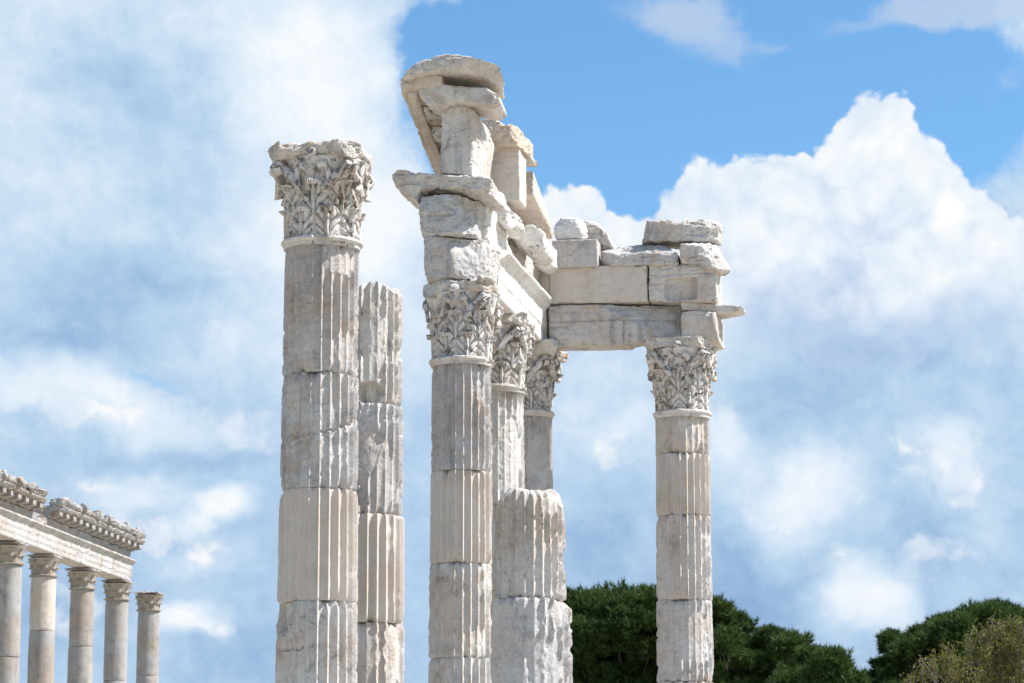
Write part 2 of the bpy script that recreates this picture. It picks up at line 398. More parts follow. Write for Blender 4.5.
def prism(poly, v0, depth, taper=(0, 0), shift=(0, 0), top_tilt=0):
    """front outline (u, z) at v0, extruded away from the camera"""
    n = len(poly); cu = sum(p[0] for p in poly) / n; cz = sum(p[1] for p in poly) / n
    V = [(u, v0, z) for u, z in poly]
    V += [(cu + (u - cu) * (1 - taper[0]) + shift[0], v0 + depth, cz + (z - cz) * (1 - taper[1]) + shift[1]) for u, z in poly]
    Fc = [tuple(range(n)), tuple(range(2 * n - 1, n - 1, -1))] + [(i, i + n, (i + 1) % n + n, (i + 1) % n) for i in range(n)]
    return V, Fc
def place_stone(name, label, cat, V, Fc, mat, group=None, **k):
    me, co = stone_mesh(V, Fc, **k)
    lo, hi = co.min(0), co.max(0); b = np.array(((lo[0] + hi[0]) / 2, (lo[1] + hi[1]) / 2, lo[2]))
    me.vertices.foreach_set('co', (co - b).ravel()); me.update()
    w = uv2w(b[0], b[1], b[2])
    o = link(name, me, M[mat], None, w, -ALPHA)
    return tag(o, label, cat, group)
def stone(name, label, cat, pts, v0, depth, mat, group=None, taper=(0, 0), shift=(0, 0), **k):
    poly = [front(px, py, v0) for px, py in pts]
    V, Fc = prism(poly, v0, depth, taper, shift)
    return place_stone(name, label, cat, V, Fc, mat, group, **k)
def extr_v(prof, v0, v1):            # profile in (u, z), extruded along v
    return prism(prof, v0, v1 - v0)
def extr_u(prof, u0, u1):            # profile in (v, z), extruded along u
    n = len(prof)
    V = [(u0, v, z) for v, z in prof] + [(u1, v, z) for v, z in prof]
    Fc = [tuple(range(n)), tuple(range(2 * n - 1, n - 1, -1))] + [(i, i + n, (i + 1) % n + n, (i + 1) % n) for i in range(n)]
    return V, Fc

# ------------------------------------------------------------------ ground
def box_mesh(name, lo, hi):
    V = [(x, y, z) for z in (lo[2], hi[2]) for y in (lo[1], hi[1]) for x in (lo[0], hi[0])]
    return mesh(name, V, [(0, 2, 3, 1), (4, 5, 7, 6), (0, 1, 5, 4), (2, 6, 7, 3), (0, 4, 6, 2), (1, 3, 7, 5)], False)
gm = mesh('ground', [(-4000, -4000, 0), (4000, -4000, 0), (4000, 4000, 0), (-4000, 4000, 0)], [(0, 1, 2, 3)], False)
tag(link('ground', gm, M['ground']), kind='structure')
STY = .45
for k, (g_, z0, z1) in enumerate(((1.1, -.1, .15), (.75, .15, .30), (.4, .30, STY))):
    o = link('platform', box_mesh('platform', (-1.0 - g_, -14 - g_, z0), (12 + g_, 6.5 + g_, z1 - (0 if k < 3 else 0))), M['pave'], None, uv2w(0, 0, 0), -ALPHA)
    tag(o, kind='structure')

# ------------------------------------------------------------------ columns
ZA = 10.25          # top of the capitals above the ground
NF = 24
def shaft_r(z, ztop): return .462 + .052 * np.clip((ztop - z) / 7.6, 0, 1) ** .9
def drum_mesh(z0, z1, ztop, cy, seed, patches=(), cracks=(), wear=.25, nib=.5, cuts=(), zb=0.0, depth=.060, scale=1.0, topcap=0.0):
    """one fluted drum between z0 and z1; heights relative to zb"""
    nt = NF * 12; nz = max(8, int((z1 - z0) / .022))
    th = np.arange(nt) / nt * 2 * math.pi; zs = np.linspace(0, 1, nz) * (z1 - z0) + z0
    T, Z = np.meshgrid(th, zs); T = T.ravel(); Z = Z.ravel()
    Rz = shaft_r(Z, ztop) * scale
    dirx, diry = np.sin(T), -np.cos(T)          # theta 0 faces the viewer side (-v)
    P = np.stack([dirx * Rz, diry * Rz, Z], 1) + seed * 2.1
    ph = (T / (2 * math.pi) * NF) % 1.0
    x = np.clip(np.abs(ph - .5) / .43, 0, 1)
    fl = depth * np.sqrt(1 - x ** 2)
    end = np.minimum(Z - z0, z1 - Z)
    n_lo = fbm(P, 1.3, 4, seed); n_mid = fbm(P, 5, 4, seed + 1, .6); n_hi = fbm(P, 16, 3, seed + 2, .6)
    # general wear: flutes softened where noise is high
    w = sst(n_lo, .70 - .25 * wear, .84 - .2 * wear) * .6
    wd = w * .018
    for (pt, pz, ht, hz, dp) in patches:
        a = (T - pt + math.pi) % (2 * math.pi) - math.pi
        q = np.sqrt((a / ht) ** 2 + ((Z - pz) / hz) ** 2) + (n_mid - .5) * .9 + (n_lo - .5) * .6
        s_ = 1 - sst(q, .82, 1.0)
        w = np.maximum(w, s_ * (.62 if dp <= .036 else .80 if dp <= .051 else 1)); wd = np.maximum(wd, s_ * dp * (.8 + .6 * (n_lo - .5)))
    r = Rz - fl * (1 - w) - wd
    r = r - w * np.abs(n_mid - .5) * .05
    # nibbled fillets
    onf = sst(x, .80, .98)
    r = r - onf * (1 - w) * np.maximum(0, fbm(P * np.array([1, 1, 1.6]), 6.5, 3, seed + 4) - (.66 - .16 * nib)) * (.02 + .16 * nib)
    # chipped ends and rounding
    e1 = fbm(np.stack([dirx * 3, diry * 3, (Z > (z0 + z1) / 2) * 9.0], 1) + seed, 1.2, 4, seed + 7)
    chip = np.maximum(0, e1 - .50) * .55
    r = r - chip * np.exp(-end / (.03 + .10 * np.maximum(0, e1 - .45))) - .014 * np.exp(-end / .012)
    for (t0, zz0, t1, zz1, wdt, dp) in cracks:
        tt = np.clip((T - t0) / (t1 - t0 + 1e-6), 0, 1); inside = (T > min(t0, t1)) & (T < max(t0, t1))
        Tn = (T + math.pi) % (2 * math.pi) - math.pi
        tt = (Tn - t0) / (t1 - t0); inside = (tt > 0) & (tt < 1)
        dz = np.abs(Z - (zz0 + (zz1 - zz0) * tt) - (n_mid - .5) * .12)
        r = r - inside * dp * np.exp(-(dz / wdt) ** 2)
    r = r + (n_hi - .5) * (.004 + .007 * w) + (n_mid - .5) * (.004 + .02 * w)
    V = np.stack([dirx * r, diry * r, Z], 1)
    # cuts
    for (p, nrm, amp) in cuts:
        p = np.array(p, float); nrm = np.array(nrm, float); nrm /= np.linalg.norm(nrm)
        d = (V - p) @ nrm; off = (fbm(P, 2.5, 5, seed + 13, .6) - .5) * amp * 2.4
        V = V - nrm[None] * np.maximum(0, d - off)[:, None]
    Fc = grid_faces(nt, nz, True)[:, ::-1]
    # caps: rings shrinking to the middle
    rings = 7; allV = [V]; fs = [Fc]; base = nt * nz
    for which in (0, 1):
        edge = V[:nt] if which == 0 else V[-nt:]
        prev = np.arange(nt) + (0 if which == 0 else nt * (nz - 1))
        for k in range(1, rings + 1):
            s_ = 1 - k / rings * .985
            ring = edge * np.array([s_, s_, 1.0]); zc = edge[:, 2].mean()
            ring[:, 2] = edge[:, 2] * s_ + zc * (1 - s_)
            if which == 1 and topcap: ring[:, 2] += (fbm(ring + seed, 4, 4, seed + 21, .6) - .45) * topcap * min(1, k / 2)
            cur = base + np.arange(nt); allV.append(ring); nx = np.roll(np.arange(nt), -1)
            q = np.stack([prev, prev[nx], cur[nx], cur], 1)
            fs.append(q if which == 0 else q[:, ::-1]); prev = cur; base += nt
    V = np.concatenate(allV); V[:, 2] -= zb
    return mesh('drum', V, np.concatenate(fs)[:, ::-1], True, 40)

def lathe(prof, n=96):
    th = np.arange(n) / n * 2 * math.pi
    V = np.concatenate([np.stack([np.sin(th) * r, -np.cos(th) * r, np.full(n, z)], 1) for r, z in prof])
    return V, grid_faces(n, len(prof), True)
def rough_up(V, amp, freq=8, seed=1, lowamp=0, off=0.0):
    P = V + seed * 1.7 + off
    D = np.stack([fbm(P, freq, 3, seed + k) - .5 for k in range(3)], 1) * 2 * amp
    if lowamp: D += np.stack([fbm(P, 1.8, 3, seed + 50 + k) - .5 for k in range(3)], 1) * 2 * lowamp
    return V + D

def acanthus(H, W, th0, rb, z0, curl, seed, wearv):
    """one carved leaf standing against the bell: closed slab with lobes, midrib and a curled tip"""
    ns, nt = 46, 35
    s = np.linspace(0, 1, ns); t = np.linspace(-1, 1, nt); S, Tt = np.meshgrid(s, t, indexing='ij'); S = S.ravel(); Tt = Tt.ravel()
    a = np.abs(Tt); sw = S * 3.4 - 1.5 * a; ph = sw - np.floor(sw)
    env = .66 + .44 * np.sin(np.clip(S / .5, 0, 1) * math.pi / 2) - .84 * sst(S, .55, 1.04)
    tooth = 1 - .34 * sst(ph, .70, 1.0) - .22 * (1 - sst(ph, 0, .22))
    w = W * .5 * env * (1 - (1 - tooth) * sst(a, .3, .9))
    x = Tt * w
    groove = np.exp(-(np.minimum(ph, 1 - ph) / .13) ** 2)
    rel = .036 * np.exp(-(a / .11) ** 2) - .052 * groove * sst(a, .16, .34) + .018 * np.sin(a * math.pi) - .030 * a ** 3 - .030 * np.exp(-((a - .18) / .05) ** 2)
    c = np.clip((S - .62) / .38, 0, 1)
    out = .03 + curl * c ** 2
    zz = z0 + H * (S - .22 * c ** 3)
    rad = rb(np.clip((zz), 0, 2)) + out + rel * (1 - .3 * c)
    def pos(rad_):
        th = th0 + x / np.maximum(rad_, .3); return np.stack([np.sin(th) * rad_, -np.cos(th) * rad_, zz], 1)
    Vf = pos(rad)
    Vb = pos(rad - .055 - .03 * (1 - c)); Vb[:, 2] -= .05 * c
    V = rough_up(np.concatenate([Vf, Vb]), .008, 9, seed, .012)
    F1 = grid_faces(nt, ns); n = ns * nt; F2 = F1[:, ::-1] + n
    side = []
    for i in range(ns - 1):
        for j in (0, nt - 1):
            a_, b_ = i * nt + j, (i + 1) * nt + j
            side.append((a_, b_, b_ + n, a_ + n) if j == 0 else (b_, a_, a_ + n, b_ + n))
    for j in range(nt - 1):
        side.append((j + 1, j, j + n, j + 1 + n)); k = (ns - 1) * nt; side.append((k + j, k + j + 1, k + j + 1 + n, k + j + n))
    # broken tips
    if wearv > 0:
        lim = wearv
        ax = np.array([math.sin(th0), -math.cos(th0)])
        d = V[:, :2] @ ax; over = np.maximum(0, d - lim - (fbm(V + seed, 7, 3, seed) - .5) * .10)
        V[:, 0] -= ax[0] * over; V[:, 1] -= ax[1] * over
    return V, np.concatenate([F1, F2, np.array(side)])

def tube(path, rad, n=10):
    path = [Vector(p) for p in path]; V = []; 
    up = Vector((0, 0, 1))
    for i, p in enumerate(path):
        d = (path[min(i + 1, len(path) - 1)] - path[max(i - 1, 0)]).normalized()
        a = d.cross(up); a = a.normalized() if a.length > 1e-3 else Vector((1, 0, 0)); b = d.cross(a).normalized()
        for k in range(n):
            t = 2 * math.pi * k / n; V.append(p + (a * math.cos(t) + b * math.sin(t)) * rad[i])
    F = grid_faces(n, len(path), True).tolist()
    F.append(list(range(n))[::-1]); F.append([len(V) - n + k for k in range(n)])
    return np.array([tuple(v) for v in V]), F

def capital(parent, zc, seed, broken=(), worn=.0, corner={}):
    """Corinthian capital: bell with astragal, two rows of leaves, corner volutes, abacus. zc = its foot, parent-relative"""
    rnd = random.Random(seed)
    HT = 1.13
    def rb(z): 
        t = np.clip(z / .98, 0, 1); return .415 + .02 * t + .15 * t ** 3
    prof = [(.02, 0), (.43, 0)] + [(float(rb(z)), z) for z in np.linspace(.01, .97, 46)] + [(.57, .985), (.02, .985)]
    V, Fc = lathe(prof, 120); V = rough_up(V, .012, 6, seed, .01)
    cap = link('capital', mesh('bell', V, Fc, True, 40), M['cap'], parent, (0, 0, zc))
    prof = [(.40, -.07), (.475, -.068), (.482, -.05), (.478, -.03), (.495, -.022), (.512, 0.0), (.508, .025), (.48, .038), (.40, .04)]
    V, Fc = lathe(prof, 120); P = V + seed
    cc = (fbm(P, 2.2, 4, seed) > .60)[:, None] * np.array([.045]) ; rr = np.linalg.norm(V[:, :2], axis=1, keepdims=True)
    V[:, :2] *= 1 - np.where(rr > .45, cc, 0) / rr
    V = rough_up(V, .006, 10, seed + 3)
    link('astragal', mesh('astragal', V, Fc, True, 40), M['marble'], cap)
    for row in (0, 1):
        for k in range(8):
            th = k * math.pi / 4 + (math.pi / 8 if row == 0 else 0)
            H = (.44 if row == 0 else .46) * rnd.uniform(.95, 1.05); z0 = .03 if row == 0 else .30
            V, Fc = acanthus(H, .36 if row == 0 else .35, th, rb, z0, (.12 if row == 0 else .15) * rnd.uniform(.55, 1.1), seed + k * 3 + row * 40,
                             (.54 + rnd.uniform(-.03, .12) if row == 0 else .58 + rnd.uniform(-.04, .12)) - worn)
            link('acanthus_leaf', mesh('leaf', V, Fc, True, 50), M['cap'], cap)
    for k in range(4):                 # corner volutes with their stalks
        th = math.pi / 4 + k * math.pi / 2
        if k in broken: continue
        d = np.array([math.sin(th), -math.cos(th)]); sd_ = np.array([d[1], -d[0]])
        Vs = []; Fs = []; base = 0
        for sgn in (-1, 1):
            path = []; rad = []
            for i in range(30):
                t = i / 29
                if t < .55:
                    q = t / .55; r_ = .50 + .15 * q ** 1.6; z = .55 + .36 * q ** .8; l = sgn * (.24 * (1 - q) ** 1.2 + .035); rr_ = .040 + .016 * math.sin(q * 3.1)
                else:
                    q = (t - .55) / .45; an = q * 4.4 * math.pi / 2; rs = .070 * (1 - .7 * q)
                    r_ = .645 + rs * math.sin(an) ; z = .84 + rs * math.cos(an); l = sgn * .04; rr_ = .046 * (1 - .3 * q)
                p = d * r_ + sd_ * l; path.append((p[0], p[1], z)); rad.append(rr_)
            v_, f_ = tube(path, rad, 8); Vs.append(v_); Fs += [[a + base for a in x] for x in f_]; base += len(v_)
        V = rough_up(np.concatenate(Vs), .030, 11, seed + k, .03)
        link('volute', mesh('volute', V, Fs, True, 50), M['cap'], cap)
        # leaf under the corner
    for k in range(4):                 # inner helices and the middle flower under each abacus side
        th = k * math.pi / 2
        d = np.array([math.sin(th), -math.cos(th)]); sd_ = np.array([d[1], -d[0]]); Vs = []; Fs = []; base = 0
        for sgn in (-1, 1):
            path = []; rad = []
            for i in range(22):
                t = i / 21; l = sgn * (.24 - .19 * t ** 1.2 + (.05 * math.sin(t * 9) if t > .7 else 0)); z = .60 + .30 * math.sin(min(1, t * 1.35) * math.pi / 2) - (.07 * (t - .74) / .26 if t > .74 else 0)
                r_ = .545 + .03 * t; a = l / r_
                path.append((math.sin(th + a) * r_, -math.cos(th + a) * r_, z)); rad.append(.034 + .006 * t)
            v_, f_ = tube(path, rad, 8); Vs.append(v_); Fs += [[a + base for a in x] for x in f_]; base += len(v_)
        V = rough_up(np.concatenate(Vs), .022, 10, seed + k + 9, .02)
        link('helix_scroll', mesh('scroll', V, Fs, True, 50), M['cap'], cap)
    # abacus
    pl = []
    for k in range(4):
        a0 = math.pi / 4 + k * math.pi / 2
        c0 = Vector((math.sin(a0), -math.cos(a0))) * 1.0; a1 = a0 + math.pi / 2; c1 = Vector((math.sin(a1), -math.cos(a1))) * 1.0
        am = a0 + math.pi / 4; mdir = Vector((math.sin(am), -math.cos(am)))
        for i in range(9):
            t = .06 + .88 * i / 8; p = c0.lerp(c1, t) - mdir * (.15 * math.sin(t * math.pi)); pl.append(p)
    V = []; Fc = []; lv = [(.95, .84), (.965, .90), (1.00, .93), (1.03, .97), (1.04, 1.0), (HT + .02, 1.02)]
    n = len(pl)
    for z, s_ in lv: V += [(p.x * s_, p.y * s_, z) for p in pl]
    Fc.append(tuple(range(n))); Fc.append(tuple(range(len(V) - 1, len(V) - n - 1, -1)))
    for l in range(len(lv) - 1):
        for i in range(n): Fc.append((l * n + i, l * n + (i + 1) % n, (l + 1) * n + (i + 1) % n, (l + 1) * n + i))
    cuts = [((math.sin(math.pi / 4 + k * math.pi / 2) * bd, -math.cos(math.pi / 4 + k * math.pi / 2) * bd, 1.05), (math.sin(math.pi / 4 + k * math.pi / 2), -math.cos(math.pi / 4 + k * math.pi / 2), rnd.uniform(-.2, .5)), .08)
            for k, bd in [(k, (.56 if k in broken else corner.get(k, .71 + rnd.uniform(-.05, .03)))) for k in range(4)]]
    me, co = stone_mesh(V, Fc, voxel=.017, wear=.75, rough=.022, cuts=cuts, seed=seed * 3 + 1, coarse=.02, facets=3)
    link('abacus', me, M['marble'], cap)
    fv = []; ff = []; base = 0
    for k in range(4):
        th = k * math.pi / 2; bm = bmesh.new(); bmesh.ops.create_icosphere(bm, subdivisions=3, radius=.07); co = np.array([tuple(v.co) for v in bm.verts]); fc = [[v.index for v in f.verts] for f in bm.faces]; bm.free()
        co = co * np.array([1.1, .8, .9]); co = np.stack([co[:, 0] * math.cos(th) - co[:, 1] * math.sin(th), co[:, 0] * math.sin(th) + co[:, 1] * math.cos(th), co[:, 2]], 1)
        co = co + np.array([math.sin(th) * .555, -math.cos(th) * .555, 1.02]); co = rough_up(co, .03, 10, seed + k)
        link('fleuron', mesh('fleuron', co, fc, True), M['cap'], cap)
    return cap

def column(label, u, v, joints, neck, seed, opts, top=None, cap_broken=None, corner=None, worn=0., group='fluted columns of the ruined temple', mats=None):
    """joints: pixel rows of the drum joints seen in the photograph, from the top down"""
    w = uv2w(u, v); Y = w.y
    zp = lambda py: at(512, py, Y - .46).z
    root = thing('fluted_column', label, 'column', (w.x, w.y, STY), -ALPHA, group)
    ztop = zp(neck) if neck else zp(top) + (3.1 if v < -8 else 2.6)
    zs = [zp(neck if neck else top)] + [zp(j) for j in joints]
    while zs[-1] - 1.45 > STY + .9: zs.append(zs[-1] - 1.4)
    zs.append(STY + .42)
    cx = 512 + w.x / w.y * F_PX
    view = math.atan2(-w.x, w.y)            # the direction back to the camera, seen from this column
    fac = ALPHA                             # object is turned by -ALPHA
    def th(px, py):
        rp = shaft_r(zp(py), ztop) / Y * F_PX
        s = max(-.98, min(.98, (px - cx) / rp)); return math.asin(s) + (-math.atan2(w.x, w.y) + ALPHA)
    for i in range(len(zs) - 1):
        z1, z0 = zs[i], zs[i + 1] + .004
        op = opts.get(i, {})
        pats = [(th(p[0], p[1]), zp(p[1]), p[2] / (.47 / Y * F_PX), p[3] / F_PX * Y, p[4]) for p in op.get('patches', ())]
        crk = [(th(c[0], c[1]), zp(c[1]), th(c[2], c[3]), zp(c[3]), c[4], c[5]) for c in op.get('cracks', ())]
        me = drum_mesh(z0, z1, ztop, 0, seed + i * 5, pats, crk, op.get('wear', .2), op.get('nib', .5), [((c[0][0], c[0][1], zp(c[0][2])), c[1], c[2]) for c in op.get('cuts', ())],
                       STY, op.get('depth', .060), op.get('scale', 1.0), op.get('cap', 0))
        rnd = random.Random(seed + i)
        link('drum', me, M[(mats or {}).get(i, 'marble')], root, (rnd.uniform(-.006, .006), rnd.uniform(-.006, .006), 0))
    prof = [(.02, 0), (.72, 0), (.72, .12), (.70, .12), (.73, .16), (.71, .22), (.66, .24), (.62, .28), (.64, .31), (.66, .34), (.63, .38), (.56, .40), (.54, .425), (.02, .425)]
    V, Fc = lathe(prof, 64); V[:, 2] += 0
    link('base', mesh('base', rough_up(V, .006, 6, seed), Fc, True, 35), M['marble'], root)
    if neck:
        cp = capital(root, zs[0] - STY + .03, seed + 77, cap_broken or (), worn, corner or {})
        cp.scale = (1, 1, (ZA - zs[0] - .03) / 1.14 if v > -1 else 1.05)
    return root

column('tall free-standing fluted column at the left with a carved capital and nothing on top', -.012, -8.55, [371, 487, 600, 714], 240, 11, {
    0: dict(wear=.3, nib=.6, patches=[(338, 258, 30, 16, .045), (300, 335, 15, 40, .03), (346, 350, 16, 22, .03)]),
    1: dict(wear=.4, nib=.8, patches=[(297, 432, 20, 62, .034)], cracks=[(281, 441, 353, 421, .012, .035), (283, 447, 330, 432, .010, .02)]),
    2: dict(wear=.05, nib=.3), 3: dict(wear=.1, nib=.3, patches=[(280, 612, 20, 22, .15), (292, 668, 20, 36, .05)], cracks=[(276, 652, 315, 646, .014, .04)])},
    corner={0: .64, 1: .61, 2: .66, 3: .68}, mats={0: 'grey', 1: 'grey', 2: 'clean', 3: 'marble'})
column('broken fluted column stump without capital, close behind the tall left column', -.10, -5.70, [402, 513, 622], None, 23, {
    0: dict(wear=.7, nib=1, patches=[(372, 345, 16, 60, .05), (368, 392, 18, 13, .17)], cuts=[((0, 0, 277), (-.30, -.2, 1), .12), ((.25, 0, 278), (.7, -.2, 1), .10), ((-.3, 0, 292), (-1, -.2, .9), .08)], cap=.2, scale=.93),
    1: dict(wear=.5, nib=.9, patches=[(364, 440, 18, 40, .07), (385, 480, 14, 40, .03)], scale=.96), 2: dict(wear=.05, nib=.3), 3: dict(wear=.4, patches=[(362, 650, 16, 40, .05), (396, 650, 12, 50, .06)])},
    top=280, mats={0: 'marble', 1: 'grey', 2: 'clean', 3: 'marble'})
column('middle fluted column whose capital carries the near broken end of the upper wall', 0, 0, [469, 562, 657], 360, 37, {
    0: dict(wear=.3, nib=.7, patches=[(481, 390, 6, 12, .03)]), 1: dict(wear=.05, nib=.35), 2: dict(wear=.5, nib=.8, patches=[(440, 612, 18, 38, .03), (478, 640, 14, 18, .035)]), 3: dict(wear=.2)},
    cap_broken=(3,), mats={0: 'grey', 1: 'clean', 2: 'marble'})
column('narrow-looking fluted column half hidden right behind the middle column', 0, 2.80, [504, 590], 388, 41, {
    0: dict(wear=.5, nib=.9, patches=[(512, 455, 20, 48, .045)])}, mats={0: 'marble'})
column('farthest fluted column at the inner corner with a dark weathered capital', 0, 5.50, [500, 590], 413, 53, {
    0: dict(wear=.5, nib=.5, patches=[(540, 465, 14, 40, .04)])}, mats={0: 'grey'}, corner={0: .99, 1: .95})
column('slender fluted column at the right under the end of the stone beam', 2.75, 5.50, [452, 514, 599, 681], 413, 67, {
    0: dict(wear=.2, patches=[(692, 436, 20, 20, .035), (662, 438, 8, 14, .03)], nib=.8), 1: dict(wear=.1, nib=.4), 2: dict(wear=.35, nib=.8), 3: dict(wear=.9, nib=1, patches=[(692, 636, 22, 32, .045), (668, 660, 14, 14, .03), (668, 628, 14, 26, .03)]),
    4: dict(wear=.3)}, mats={0: 'marble', 1: 'clean', 2: 'marble', 3: 'grey', 4: 'marble'})
column('thick broken fluted stump with a jagged sunlit top in front of the middle columns', 2.65, -8.56, [597], None, 79, {
    0: dict(wear=.5, nib=1, patches=[(556, 500, 14, 12, .05)], cuts=[((.05, 0, 483), (.30, -.35, 1), .14), ((-.25, 0, 487), (-.9, -.3, 1), .10), ((.35, 0, 500), (1, -.2, .8), .10)], cap=.2, scale=.87),
    1: dict(wear=.8, nib=1, patches=[(545, 665, 22, 40, .05), (562, 612, 14, 14, .06)], cuts=[((.36, 0, 600), (1, 0, 1.2), .05)])}, top=482, mats={0: 'marble', 1: 'grey'})

# ------------------------------------------------------------------ the wall over the columns
def pr(pts): return pts
G1 = 'stone blocks of the upper wall above the columns'
ZA = 10.25          # top of the capitals above the ground
# architrave over C, D, E
def arch_prof(b):
    rgt = [(.40, ZA), (.40, ZA + .27), (.425, ZA + .275), (.425, ZA + .55), (.45, ZA + .56), (.46, ZA + .60), (.50, ZA + .62), (.54, ZA + .68), (.58, ZA + .70), (.58, ZA + .76)]
    lft = [(-u, z) for u, z in rgt[::-1]]
    return rgt + lft
place_stone('architrave_block', 'broken pale block with a slanting fracture, lowest stone on the middle capital', 'stone block',
            *extr_v([(-.50, ZA + .0), (.44, ZA + .0), (.455, ZA + .70), (-.48, ZA + .68)], -.56, .80), 'grey', G1, voxel=.017, wear=.5, rough=.012, terr=.02, seed=412,
            cuts=[((-.06, -.56, ZA + .36), (.60, -.75, .25), .04), ((.0, -.5, ZA + .03), (.25, -.9, -1), .03), ((-.44, -.5, ZA + .12), (-1, -.4, -.7), .04)])
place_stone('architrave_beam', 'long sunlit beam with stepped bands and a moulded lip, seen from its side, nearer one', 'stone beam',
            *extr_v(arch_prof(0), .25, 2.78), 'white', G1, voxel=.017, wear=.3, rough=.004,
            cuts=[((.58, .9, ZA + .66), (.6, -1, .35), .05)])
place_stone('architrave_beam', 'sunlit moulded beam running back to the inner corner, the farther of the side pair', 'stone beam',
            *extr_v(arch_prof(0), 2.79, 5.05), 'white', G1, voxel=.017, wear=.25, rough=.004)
# frieze over it
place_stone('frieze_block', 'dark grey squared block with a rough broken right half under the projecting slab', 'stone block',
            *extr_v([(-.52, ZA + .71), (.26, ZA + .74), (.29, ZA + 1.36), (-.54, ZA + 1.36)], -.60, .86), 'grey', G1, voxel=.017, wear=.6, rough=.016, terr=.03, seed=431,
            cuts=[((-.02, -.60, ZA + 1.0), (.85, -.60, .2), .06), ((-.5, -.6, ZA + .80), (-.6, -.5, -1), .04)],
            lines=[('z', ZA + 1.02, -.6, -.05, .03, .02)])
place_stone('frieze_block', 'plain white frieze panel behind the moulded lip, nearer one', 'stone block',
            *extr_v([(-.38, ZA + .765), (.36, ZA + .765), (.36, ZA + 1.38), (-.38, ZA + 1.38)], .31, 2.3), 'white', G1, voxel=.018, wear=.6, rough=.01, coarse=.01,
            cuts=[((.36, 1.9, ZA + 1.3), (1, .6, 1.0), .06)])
place_stone('frieze_block', 'chipped grey frieze stone half in shade behind the moulded lip, farther one', 'stone block',
            *extr_v([(-.38, ZA + .765), (.34, ZA + .765), (.34, ZA + 1.34), (-.38, ZA + 1.34)], 2.32, 5.03), 'marble', G1, voxel=.018, wear=.8, rough=.012, coarse=.02,
            cuts=[((.34, 3.0, ZA + 1.2), (1, -.5, .8), .07)])
# third course: projecting slab and carved rubble
stone('cornice_slab', 'long projecting slab with a knobbly broken left end, right below the rounded pillar', 'stone slab',
      [(393, 175), (397, 170), (404, 169), (414, 171), (423, 172), (478, 175.5), (491, 178), (492, 195), (482, 194), (470, 190), (454, 188.5), (421, 189), (418, 204), (410, 196), (403, 194), (396, 187)],
      -.62, 1.25, 'marble', G1, voxel=.018, wear=.6, rough=.022, coarse=.03, facets=0, cuts=[((.2, -.62, ZA + 1.75), (.1, -.6, 1), .04)])
stone('cornice_block', 'rough sunlit lump wedged under the tan upright block', 'stone block',
      [(486, 205), (492, 201), (503, 201), (516, 212), (517, 220), (510, 228), (496, 221), (488, 214)], 1.0, .95, 'white', G1, voxel=.018, wear=.8, rough=.025, coarse=.05, facets=7)
stone('carved_fragment', 'carved scroll-like fragment jutting out above the moulded beam', 'stone block',
      [(506, 230), (512, 221), (526, 221), (536, 226), (541, 232), (541, 244), (532, 252), (523, 248), (512, 240)], 2.35, 1.25, 'white', G1, voxel=.017, wear=.8, rough=.03, coarse=.06, facets=7)
stone('rubble_stone', 'small pale stone squeezed between the carved fragment and the dressed grey block', 'stone block',
      [(530, 251), (540, 243), (551, 244), (552, 265), (541, 266), (531, 262)], 4.4, .75, 'white', G1, voxel=.018, wear=.8, rough=.02, coarse=.03, facets=7)
place_stone('backing_block', 'block closing the wall course behind the carved fragment', 'stone block',
      *extr_v([(-.40, ZA + 1.35), (.22, ZA + 1.35), (.22, ZA + 1.80), (-.40, ZA + 1.82)], 1.6, 4.6), 'marble', G1, voxel=.03, wear=.6, rough=.02)
# pillar, slabs and raking cornice
stone('rounded_pillar', 'upright pillar block with a rounded top carrying the two highest slabs', 'stone block',
      [(440, 173), (440.5, 112), (444, 105), (451, 101.5), (459, 101), (468, 104), (474, 110), (478, 125), (474, 150), (472, 175)],
      -.48, 1.4, 'marble', G1, voxel=.018, wear=.4, rough=.010, cuts=[((.22, -.48, ZA + 2.4), (1, -.9, .0), .05)])
stone('cornice_slab', 'smooth slab with a blunt right nose, second from the very top', 'stone slab',
      [(417, 86), (423, 83.5), (445, 83), (466, 86), (486, 87), (499, 95), (500, 101), (492, 107), (478, 104), (462, 101.5), (448, 104), (441, 110), (426, 105), (419, 97)],
      -.70, 1.0, 'marble', G1, voxel=.018, wear=.5, rough=.010, taper=(.1, .1))
stone('cornice_slab', 'curved cap slab with a grooved underside, the highest stone of the ruin', 'stone slab',
      [(400, 79), (404, 71), (413, 64), (420, 60), (430, 56.5), (444, 53.5), (457, 53), (470, 56), (483, 61), (494, 66), (501, 70), (505, 76), (499, 77.5), (470, 72), (440, 70), (415, 74)],
      -.95, 1.25, 'marble', G1, voxel=.018, wear=.6, rough=.014, taper=(.2, 0), shift=(-.08, -.02), cuts=[((.3, -.95, 13.65), (.3, -.7, -.5), .02)])
# raking cornice running back and down on the left
def rake(u0, u1, z0, z1, v0, v1, dz):
    V = [(u0, v0, z0), (u1, v0, z0), (u1, v0, z1), (u0, v0, z1), (u0, v1, z0 + dz), (u1, v1, z0 + dz), (u1, v1, z1 + dz), (u0, v1, z1 + dz)]
    return V, [(0, 1, 2, 3), (7, 6, 5, 4), (0, 4, 5, 1), (1, 5, 6, 2), (2, 6, 7, 3), (3, 7, 4, 0)]
zt = at(400, 80, 41.2).z
rk = thing('raking_cornice', 'sloping cornice running back and down on the left behind the rounded pillar', 'cornice', uv2w(-.5, 1.2, zt - 1.2), -ALPHA, G1)
def add_part(name, V, Fc, mat, parent, b, **k):
    me, co = stone_mesh(V, Fc, **k); me.vertices.foreach_set('co', (co - np.array(b)).ravel()); me.update(); return link(name, me, M[mat], parent)
bb = (-.5, 1.2, zt - 1.2)
